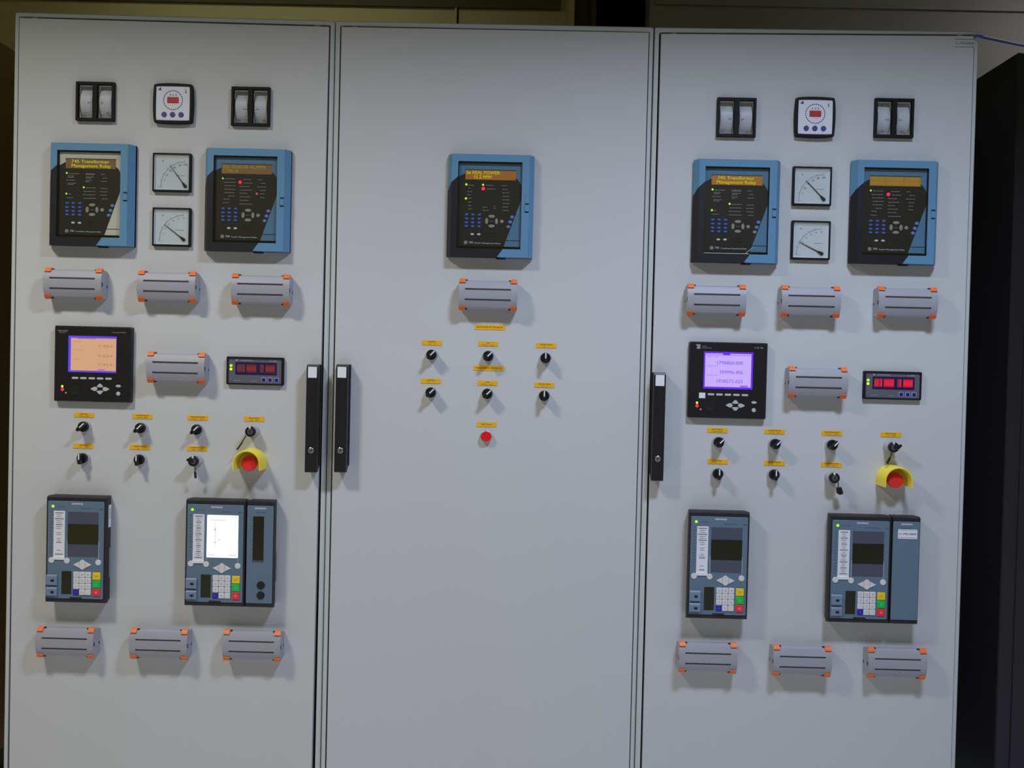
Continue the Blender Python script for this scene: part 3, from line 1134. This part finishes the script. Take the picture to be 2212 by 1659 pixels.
def make_keypad_relay(px, py, label, module=None, lit=False, olive=False, side_label=False, rows_text=0):
    T = thing('keypad_relay', mount(px, py, 0.036), label, 'relay', 'keypad relays with slate faceplates')
    D = 35.0
    xr = 75.5 if not module else 147.0
    def case(x0, x1):
        b = MB()
        q0, q1 = rect(x0, x1, -133, 133), rect(x0 + 1, x1 - 1, -129, 126)
        b.add([(x, z, 0) for x, z in rect(x0 + 5, x1 - 5, -128, 133)] + [(x, z, 24) for x, z in q0] + [(x, z, D - 1) for x, z in rect(x0 + 1.5, x1 - 1.5, -131, 130)],
              [(3, 2, 1, 0)] + [(i, (i + 1) % 4, (i + 1) % 4 + 4, i + 4) for i in range(4)] + [(i + 4, (i + 1) % 4 + 4, (i + 1) % 4 + 8, i + 8) for i in range(4)] + [(8, 9, 10, 11)], SIEBLACK)
        return b
    cb_ = case(-75.5, 75.5)
    if module:
        cb_.box(74, 77, -131, 130, 2, D - 6, BLACKM)
    cb_.build('case', T, smooth=15)
    b = MB()
    b.plate(rr(0, 0, 140, 243, 3), D - 2, D + 1, SLATE, .6)
    d = D + 1.15
    b.plate(rr(3, 115.3, 30, 5.6, .5), D, D + 1.2, SLATED)
    b.text('SIEMENS', 3, 115.2, d + .2, 3.8, LOGOW, wd=28, bold=True)
    b.text('SIPROTEC 4', 28, 104, d, 3, INKD, wd=30)
    b.text('7SJ62' if not module else '7UT63', 62, 103.5, d, 3, INKD, wd=11, bold=True)
    b.text('RUN', -43, 107.5, d, 2.6, INKD, wd=7)
    b.text('ERROR', -31, 107.5, d, 2.6, INKD, wd=9)
    for i in range(14):
        b.flat(rect(-62.6, -60, 94 - i * 7.9 - .9, 94 - i * 7.9 + .9), d, INKD)
    for x, z in ((-21, -18), (58, -20)):
        b.box(x - .35, x + .35, z, z + 42, D, D + 1.2, SIEKEY)
    b.box(-13, 17, -122, -117.5, D - 1, D + 1.2, SIEBLACK)
    b.build('faceplate', T)
    b = MB()
    b.box(-55, -27, -17, 97, D, D + 1.6, PAPER)
    n = 22
    for i in range(n):
        z = 92 - i * 4.9
        if rows_text == 0 and i in (9, 12, 16, 17, 18, 20):
            continue
        wdt = random.uniform(11, 20) if i > 6 or rows_text else random.uniform(16, 23)
        b.flat(rect(-41 - wdt / 2, -41 + wdt / 2, z - 1.1, z + 1.1), D + 1.75, SIEKEY if i % 3 else INK)
        b.flat(rect(-41 - wdt / 3, -41 + wdt / 4, z - .6, z + .4), D + 1.9, INK)
    b.plate(rr(-41, -21, 29, 8, 1), D, D + 3.2, WHITE, .6)
    o = b.build('label_strip', T)
    o['label'] = 'white paper strip with printed lines'
    b = MB()
    if lit:
        b.plate(rr(18.5, 43, 78, 106, 2), D, D + 1.8, E_WHT)
        dd = D + 2.0
        b.text('HOME', -8, 89, dd, 3, E_WHTT, wd=9)
        b.box(-13, 26, 83, 84.4, dd - .1, dd, E_WHTT)
        b.box(-.4, .6, 12, 83, dd - .1, dd, E_WHTT)
        b.flat(oval(0, 60, 2.4, 4.2, 12), dd + .1, E_WHTT)
        b.flat(oval(0, 28, 2, 2.6, 12), dd + .1, E_WHTT)
        b.flat(oval(10.5, 35, 1.4, 1.4, 8), dd + .1, MATS['screen_violet_print'])
        b.text('-2', -4, 12, dd, 2.4, E_WHTT)
        b.text('ANNUNC.', -8.5, -3, dd, 3, MATS['screen_violet_print'], wd=17, bold=True)
        b.text('MEASURE', 44, -3, dd, 3, MATS['screen_violet_print'], wd=17, bold=True)
    else:
        b.box(-19.5, 56.5, -16, 95, D, D + 1.5, SCRSURR)
        b.box(-19.5, 56.5, 15, 65, D + 1, D + 1.9, LCDOLIVE if olive else LCDDARK)
    b.build('screen', T)
    b = MB()
    b.lathe(-57.5, 108, [(3.4, D), (3.4, D + 1.6), (2.2, D + 2.6)], E_GREEN, 16)
    b.build('led', T)
    for x, z in ((-59.5, -26.5), (-21, -27), (57.5, -29.5)):
        b = MB()
        b.lathe(x, z, [(7.3, D), (7.3, D + 1.8), (6.4, D + 2.6)], SIEKEY, 22)
        b.build('round_key', T)
    cx, cz = 18.0, -36.0
    for q in ([(-7, 0), (7, 0), (7, 8.6), (0, 13), (-7, 8.6)], [(-7, 0), (-7, -8.6), (0, -13), (7, -8.6), (7, 0)],
              [(-7.6, 7.8), (-23, 0), (-7.6, -7.8)], [(7.6, -7.8), (23, 0), (7.6, 7.8)]):
        b = MB()
        b.plate([(cx + x, cz + z) for x, z in q], D, D + 2.6, SIEKEY, .5)
        b.build('arrow_key', T)
    num = iter('789456123F0.')
    for j in range(4):
        for i in range(3):
            ch = next(num)
            b = MB()
            x, z = 3.4 + i * 14.9, -60.5 - j * 14.6
            b.plate(rr(x, z, 14.2, 13.8, 1.5), D, D + 3.2, KEYN if ch == 'F' else SIEKEY, .8)
            b.text(ch if ch != 'F' else 'Fn', x, z, D + 3.35, 4, SIEKEYT)
            b.build('keypad_key', T)
    for z, m, s in ((-63.6, KEYY, 'LOC'), (-83.6, KEYG, 'I'), (-103.8, KEYR, 'O')):
        b = MB()
        b.plate(rr(54, z, 19.4, 18.4, 1.5), D, D + 3.2, m, .8)
        b.text(s, 54, z, D + 3.35, 5.5 if len(s) == 1 else 3.2, SIEKEYT if m is KEYY else SIEKEY)
        b.build('control_key', T)
    b = MB()
    b.box(-33.5, -9, -110, -53, D, D + 1.5, LCDDARK)
    b.build('small_display', T)
    for za, zb_ in ((-87, -62), (-114, -93)):
        b = MB()
        sec = [(za, D), (za, D + 6), (zb_ - 3.5, D + 6.5), (zb_, D + 3.5), (zb_, D)]
        b.xprof(sec, -69.5, -43, SLATED)
        zc = (za + zb_) / 2 - 1
        b.box(-58, -50, zc - 3.2, zc + 2.2, D + 5.9, D + 6.8, BLACKM)
        b.build('port_cover', T)
    if module:
        case(76.5, xr).build('side_case', T, smooth=15)
        b = MB()
        b.plate(rr(111.5, 0, 65, 243, 3), D - 2, D + 1, SLATE, .6)
        b.plate(rr(111.5, 115.3, 30, 5.6, .5), D, D + 1.2, SLATED)
        b.text('SIEMENS', 111.5, 115.2, d + .2, 3.8, LOGOW, wd=28, bold=True)
        b.text('SIPROTEC', 111.5, 105, d, 3, INKD, wd=24)
        if module == 'switches':
            for i in range(14):
                b.flat(rect(88.4, 90.6, 94 - i * 7.9 - .9, 94 - i * 7.9 + .9), d, INKD)
        b.build('side_faceplate', T)
        if module == 'switches':
            b = MB()
            b.box(94, 121, -14, 95, D, D + 1.4, LCDDARK)
            b.box(93, 121.5, -17.5, -14, D, D + 2.2, SCRSURR)
            b.build('led_window', T)
            for z in (-76, -101):
                b = MB()
                b.lathe(116, z, [(10, D), (10, D + 2), (9.2, D + 3)], BLACKM, 24)
                b.box(115, 117, z - 5, z + 5, D + 2.8, D + 3.4, SIEBLACK)
                b.build('key_switch', T)
        else:
            b = MB()
            b.plate(rr(114, 91, 47, 23.5, 2), D, D + 1.7, PAPER)
            b.text('C-790-0009', 114, 91.4, D + 1.85, 4.6, INKD, wd=42, bold=True)
            for z in (100.4, 82.5):
                b.box(93, 135, z - .4, z + .4, D + 1.6, D + 1.85, INK)
            o = b.build('tag_label', T)
            o['label'] = 'white label reading C-790-0009'
    if side_label:
        b = MB()
        b.add([(xr + .2, 56, 10), (xr + .2, 56, 24), (xr + .2, 112, 24), (xr + .2, 112, 10)], [(0, 1, 2, 3)], PAPER)
        b.add([(xr + .35, 76, 15), (xr + .35, 76, 18), (xr + .35, 104, 18), (xr + .35, 104, 15)], [(0, 1, 2, 3)], INK)
        b.build('side_sticker', T)
    if lit or olive:
        b = MB()
        b.plate([(xr - .2, -70), (xr + 1.2, -70), (xr + 1.2, 4), (xr - .2, 4)], 13, 19, SILVER)
        b.build('side_rail', T)


make_keypad_relay(162.9, 1188.3, 'narrow slate keypad relay with olive screen, on the left cabinet', olive=True, side_label=True)
make_keypad_relay(464.0, 1195.7, 'wide slate keypad relay with glowing white screen, on the left cabinet', module='switches', lit=True, rows_text=1)
make_keypad_relay(1552.0, 1222.4, 'narrow slate keypad relay with dark screen, on the right cabinet')
make_keypad_relay(1857.5, 1230.8, 'wide slate keypad relay with a white C-790-0009 label, on the right cabinet', module='blank', rows_text=1)


# ------------------------------------------------------------------ yellow name plates
def plate_thing(px, py, wd, h, lines, label):
    T = MB()
    T.plate(rr(0, 0, wd, h, 1.2), 0, 1.0, YELLOW, .3)
    if len(lines) == 1:
        T.text(lines[0], 0, 0.4, 1.15, 3.6, PLATETXT, wd=wd * .86 if wd > 60 else None, bold=True)
    else:
        T.text(lines[0], 0, 2.4, 1.15, 3.0, PLATETXT, wd=min(wd * .8, len(lines[0]) * 2.9), bold=True)
        T.text(lines[1], 0, -2.9, 1.15, 2.6, PLATETXT, wd=min(wd * .62, len(lines[1]) * 2.6))
    o = T.build('name_plate', None, mount(px, py, 0.001))
    tag(o, label, 'name plate', 'yellow engraved name plates')


def up(n):
    return {1: 'first', 2: 'second', 3: 'third', 4: 'fourth'}[n]


LEFTP = [(181.5, 896.5, ('CENTRAL', 'LOCAL  REM'), 1, 1), (307.4, 899.5, ('ALIMENTADOR', 'LOCAL  REM'), 1, 2), (427.0, 902.9, ('TRANSFORMADOR', 'LOCAL  -  REM'), 1, 3), (549.2, 905.3, ('PRINCIPAL', 'LOC.  REM'), 1, 4),
         (179.4, 963.5, ('CENTRAL', '0   I'), 2, 1), (302.5, 966.2, ('ALIMENTADOR', '0   I'), 2, 2), (425.7, 969.0, ('COMPENSACION', 'MAN   AUTO'), 2, 3)]
for x, y, ln, r, n in LEFTP:
    plate_thing(x, y, 51, 12.4, ln, 'yellow name plate, %s of the %s row from the left on the left cabinet' % (up(n), 'upper' if r == 1 else 'lower'))
RIGHTP = [(1549.2, 929.6, ('VAL TRAFO', 'LOCAL  REM'), 1, 1), (1673.1, 932.4, ('ALIMENTADOR', 'LOCAL   REM'), 1, 2), (1796.8, 935.9, ('TRANSFORMADOR', 'LOCAL  -  REM'), 1, 3), (1924.5, 939.0, ('PRINCIPAL', 'LOC.  REM'), 1, 4),
          (1550.0, 997.3, ('VALVULA', '0   I'), 2, 1), (1672.8, 1000.5, ('ALIMENTADOR', '0   I'), 2, 2), (1795.8, 1003.8, ('COMPENSACION', 'MAN   AUTO'), 2, 3)]
for x, y, ln, r, n in RIGHTP:
    plate_thing(x, y, 51, 12.4, ln, 'yellow name plate, %s of the %s row from the left on the right cabinet' % (up(n), 'upper' if r == 1 else 'lower'))
plate_thing(1058.3, 707.0, 76, 12.8, ('REGULADOR DE VOLTAJE VR1',), 'long yellow name plate right under the test block on the middle cabinet')
plate_thing(1055.5, 795.3, 76, 12.8, ('REGULADOR DE VOLTAJE VR2',), 'long yellow name plate between the two selector rows on the middle cabinet')
MIDP = [(933.0, 740.4, ('CONTROL', '0   I'), 'left', 'upper'), (1054.5, 742.8, ('AVR', 'MANUAL   AUTO'), 'centre', 'upper'), (1179.8, 746.5, ('PROTECCION', '0   I'), 'right', 'upper'),
        (930.7, 823.2, ('CONTROL', '0   I'), 'left', 'lower'), (1052.7, 827.6, ('AVR', 'MANUAL   AUTO'), 'centre', 'lower'), (1175.8, 832.0, ('PROTECCION', '0   I'), 'right', 'lower')]
for x, y, ln, c_, r_ in MIDP:
    plate_thing(x, y, 50, 12.4, ln, 'short yellow name plate over the %s selector of the %s row, middle cabinet' % (c_, r_))
plate_thing(1051.3, 917.0, 50, 12.4, ('RES. FALLA',), 'short yellow name plate above the red push button, middle cabinet')


# ------------------------------------------------------------------ rotary selectors
def make_selector(loc, label, ang):
    T = thing('selector_switch', loc, label, 'switch', 'black rotary selector switches')
    b = MB()
    b.lathe(0, 0, [(14.8, 0), (14.8, 5), (13.8, 9), (12, 9.5)], COLLAR)
    b.build('collar', T)
    b = MB()
    b.lathe(0, 0, [(12.9, 8), (12.9, 16), (12.2, 17.5)], KNOB)
    K = b.build('knob', T)
    b = MB()
    ca, sa = math.cos(math.radians(-ang)), math.sin(math.radians(-ang))
    rt = lambda q: [(x * ca - z * sa, x * sa + z * ca) for x, z in q]
    b.plate(rt([(-4.6, -9), (-2.4, -13.2), (2.4, -13.2), (4.6, -9), (4.2, 9), (2.8, 13.4), (-2.8, 13.4), (-4.2, 9)]), 16, 31, KNOB, 1.4)
    b.build('grip', K)
    b = MB()
    b.plate(rt(rect(-1.5, 1.5, -1.5, 12.8)), 30.5, 31.6, WHITE, .3)
    o = b.build('pointer_line', K)
    o['label'] = 'white pointer line'
    return T


ROWP = {'u': 'upper', 'l': 'lower'}
SEL = [('left', 'u', 1, 177.9, 922.0, 45), ('left', 'u', 2, 301.3, 925.1, 45), ('left', 'u', 3, 423.1, 928.5, 45),
       ('left', 'l', 1, 175.7, 990.7, 0), ('left', 'l', 2, 298.9, 993.6, 0),
       ('middle', 'u', 1, 931.6, 766.4, 45), ('middle', 'u', 2, 1054.3, 769.2, 45), ('middle', 'u', 3, 1178.6, 773.4, 0),
       ('middle', 'l', 1, 930.0, 848.2, 45), ('middle', 'l', 2, 1052.4, 850.9, 45), ('middle', 'l', 3, 1175.5, 855.2, 0),
       ('right', 'u', 1, 1553.7, 955.8, 45), ('right', 'u', 2, 1675.8, 959.7, 45), ('right', 'u', 3, 1799.4, 961.7, 45),
       ('right', 'l', 1, 1551.7, 1024.2, 0), ('right', 'l', 2, 1673.6, 1025.9, 0)]
proto = {}
for cabn, rw, n, px, py, ang in SEL:
    lab = 'black selector switch pointing %s, %s from the left in the %s row, %s cabinet' % ('up' if ang == 0 else 'up right', up(n), ROWP[rw], cabn)
    loc = mount(px, py, 0.0175)
    if ang in proto:
        dup(proto[ang], loc, lab)
    else:
        proto[ang] = make_selector(loc, lab, ang)


# ------------------------------------------------------------------ key switches with hanging keys
def make_key_switch(px, py, label, lever, strap, thick, tagq):
    loc = mount(px, py, 0.030)
    T = thing('key_switch', loc, label, 'switch', 'grey collared key switches')
    loc_mm = lambda q, dep: ((at(q[0], q[1], -dep).x - loc.x) * 1e3, (at(q[0], q[1], -dep).z - loc.z) * 1e3)
    b = MB()
    b.lathe(0, 0, [(15, 0), (15, 5), (13.6, 9), (13.4, 24)], COLLAR)
    b.build('collar', T)
    b = MB()
    b.lathe(0, 0, [(12.9, 22), (12.9, 30), (11.8, 31), (8.6, 31), (8.4, 29)], KNOB)
    b.lathe(0, 0, [(7.6, 28), (7.6, 31.5), (6.4, 32)], mat('lock_grey', (58, 58, 60), .4) if 'lock_grey' not in MATS else MATS['lock_grey'], 20)
    b.box(-1, 1, -4.5, 4.5, 31.5, 32.4, BLACKM)
    b.build('lock_ring', T)
    if lever:
        lx, lz = loc_mm(lever, 0.036)
        L = math.hypot(lx, lz)
        ux, uz = lx / L, lz / L
        nx, nz = -uz, ux
        pt = lambda l, o_: (ux * l + nx * o_, uz * l + nz * o_)
        b = MB()
        b.plate([pt(2, -6), pt(9, -6.5), pt(L, -1), pt(L, 3), pt(12, 4), pt(2, 5)], 30, 37, KNOB, 1.2)
        b.build('key_lever', T)
    b = MB()
    b.plate([(-3, 8), (1.5, 8), (1, 13.4), (-3, 13.4)], 29, 31.6, WHITE)
    o = b.build('pointer_mark', T)
    o['label'] = 'white pointer mark'
    (sx, sz), (ex, ez) = loc_mm(strap[0], 0.031), loc_mm(strap[1], 0.024)
    b = MB()
    n = 7
    pts, rs = [], []
    for i in range(n):
        t_ = i / (n - 1)
        pts.append((sx + (ex - sx) * t_, sz + (ez - sz) * t_ - 2.2 * math.sin(math.pi * t_), 31 - 6 * t_))
        rs.append(1.3 if t_ < .42 else thick)
    b.tube(pts, rs, KNOB)
    K = b.build('hanging_strap', T)
    if tagq:
        tx, tz = loc_mm(tagq, 0.025)
        b = MB()
        b.plate([(tx - 7.5, tz + 8), (tx + 4, tz + 9.5), (tx + 9.5, tz - 6), (tx + 1, tz - 10), (tx - 5.5, tz - 6)], 20, 28, KNOB, 1.2)
        b.build('key_tag', K)


make_key_switch(540.3, 932.6, 'grey collared key switch above the yellow emergency stop, left cabinet', None, ((531, 941), (512.3, 971)), 1.9, None)
make_key_switch(417.0, 996.5, 'grey collared key switch left of the emergency stop, left cabinet', (403, 992), ((421.0, 1008), (422.8, 1032)), 3.2, None)
make_key_switch(1931.0, 966.4, 'grey collared key switch above the yellow emergency stop, right cabinet', (1949, 963), ((1927, 977), (1915.7, 1001)), 3.0, None)
make_key_switch(1802.9, 1032.8, 'grey collared key switch left of the emergency stop, right cabinet', None, ((1810.5, 1042), (1810.5, 1054)), 1.4, (1813.5, 1060.5))


# ------------------------------------------------------------------ emergency stops, red push button
def make_stop(px, py, label):
    T = thing('emergency_stop', mount(px, py, 0.036), label, 'emergency stop', 'yellow shrouded emergency stops')
    b = MB()
    n = 20
    def arch(r, zb_):
        return [(r, zb_)] + [(r * math.cos(math.pi * i / n), r * math.sin(math.pi * i / n)) for i in range(n + 1)] + [(-r, zb_)]
    A, B_ = arch(36, -15), arch(36, -15)
    O, I = arch(36, -15), arch(30.5, -15)
    k = len(O)
    vs = [(x, z, 0) for x, z in O] + [(x, z, 50) for x, z in arch(34.8, -15)] + [(x, z, 52) for x, z in arch(33.6, -15)] + [(x, z, 52) for x, z in arch(31.2, -15)] + [(x, z, 50) for x, z in I] + [(x, z, 2) for x, z in I] + [(x, z, 0) for x, z in I]
    L = 7
    fs = []
    for l in range(L - 1):
        for i in range(k - 1):
            fs.append((l * k + i, l * k + i + 1, (l + 1) * k + i + 1, (l + 1) * k + i))
    for i in (0, k - 1):
        fs.append(tuple(l * k + i for l in range(L)))
    b.add(vs, fs, SHROUD)
    b.plate(arch(31, -15), 0, 2.5, SHROUD)
    b.build('shroud', T)
    b = MB()
    b.lathe(0, 0, [(14, 2), (14, 12), (11, 13), (11, 20)], COLLAR)
    b.build('collar', T)
    b = MB()
    b.lathe(0, 0, [(12, 18), (18.4, 21), (19.3, 25), (19.3, 31), (18, 34.5), (14, 36), (6, 36.6)], RED, 32)
    b.build('mushroom_button', T)


make_stop(536.2, 1001.6, 'red mushroom emergency stop in yellow shroud, on the left cabinet')
make_stop(1936.1, 1038.1, 'red mushroom emergency stop in yellow shroud, on the right cabinet')

T = thing('push_button', mount(1049.9, 943.0, 0.012), 'round red push button under the selectors on the middle cabinet', 'push button')
b = MB()
b.lathe(0, 0, [(15.2, 0), (15.2, 8), (14.2, 11), (13.2, 11.5), (13.0, 9)], COLLAR)
b.build('collar', T)
b = MB()
b.lathe(0, 0, [(13, 7), (13, 11.2), (12.2, 12.4)], REDPB)
b.build('cap', T)

# ------------------------------------------------------------------ equipment sticker and the blue cable
b = MB()
a_, c_ = at(2062, 84), at(2105, 103)
wd, hh = (c_.x - a_.x) * 1e3, (a_.z - c_.z) * 1e3
b.box(-wd / 2, wd / 2, -hh / 2, hh / 2, 0, .5, PAINT)
b.text('C-790-0008', 0, 0, .7, 6.4, INK, wd=wd * .9, bold=True)
for z in (hh / 2 - 1.2, -hh / 2 + 1.2):
    b.flat(rect(-wd / 2 + 1, wd / 2 - 1, z - .7, z + .7), .7, INK)
o = b.build('equipment_sticker', None, Vector(((a_.x + c_.x) / 2, 0, (a_.z + c_.z) / 2)))
tag(o, 'small printed sticker in the top right corner of the right cabinet door', 'sticker')

pts = [(at(px_, py_, y_)) for px_, py_, y_ in ((2104, 79.5, -.004), (2111, 77.5, -.006), (2120, 79.2, -.006), (2150, 85.6, .06), (2185, 93.2, .17), (2216, 99.5, .29))]
end = Vector((pts[-1].x + .12, .36, at(2203, 112, .25).z + .0055))
pts += [end, end + Vector((.12, .10, 0))]
b = MB()
sm = []
for i in range(len(pts) - 1):
    for j in range(4):
        sm.append(pts[i].lerp(pts[i + 1], j / 4))
sm.append(pts[-1])
b.tube([(q.x * 1e3, q.z * 1e3, -q.y * 1e3) for q in sm], 3.6, CABLE)
o = b.build('cable', None)
tag(o, 'thin blue cable running from the right cabinet corner to the charcoal cabinet', 'cable')
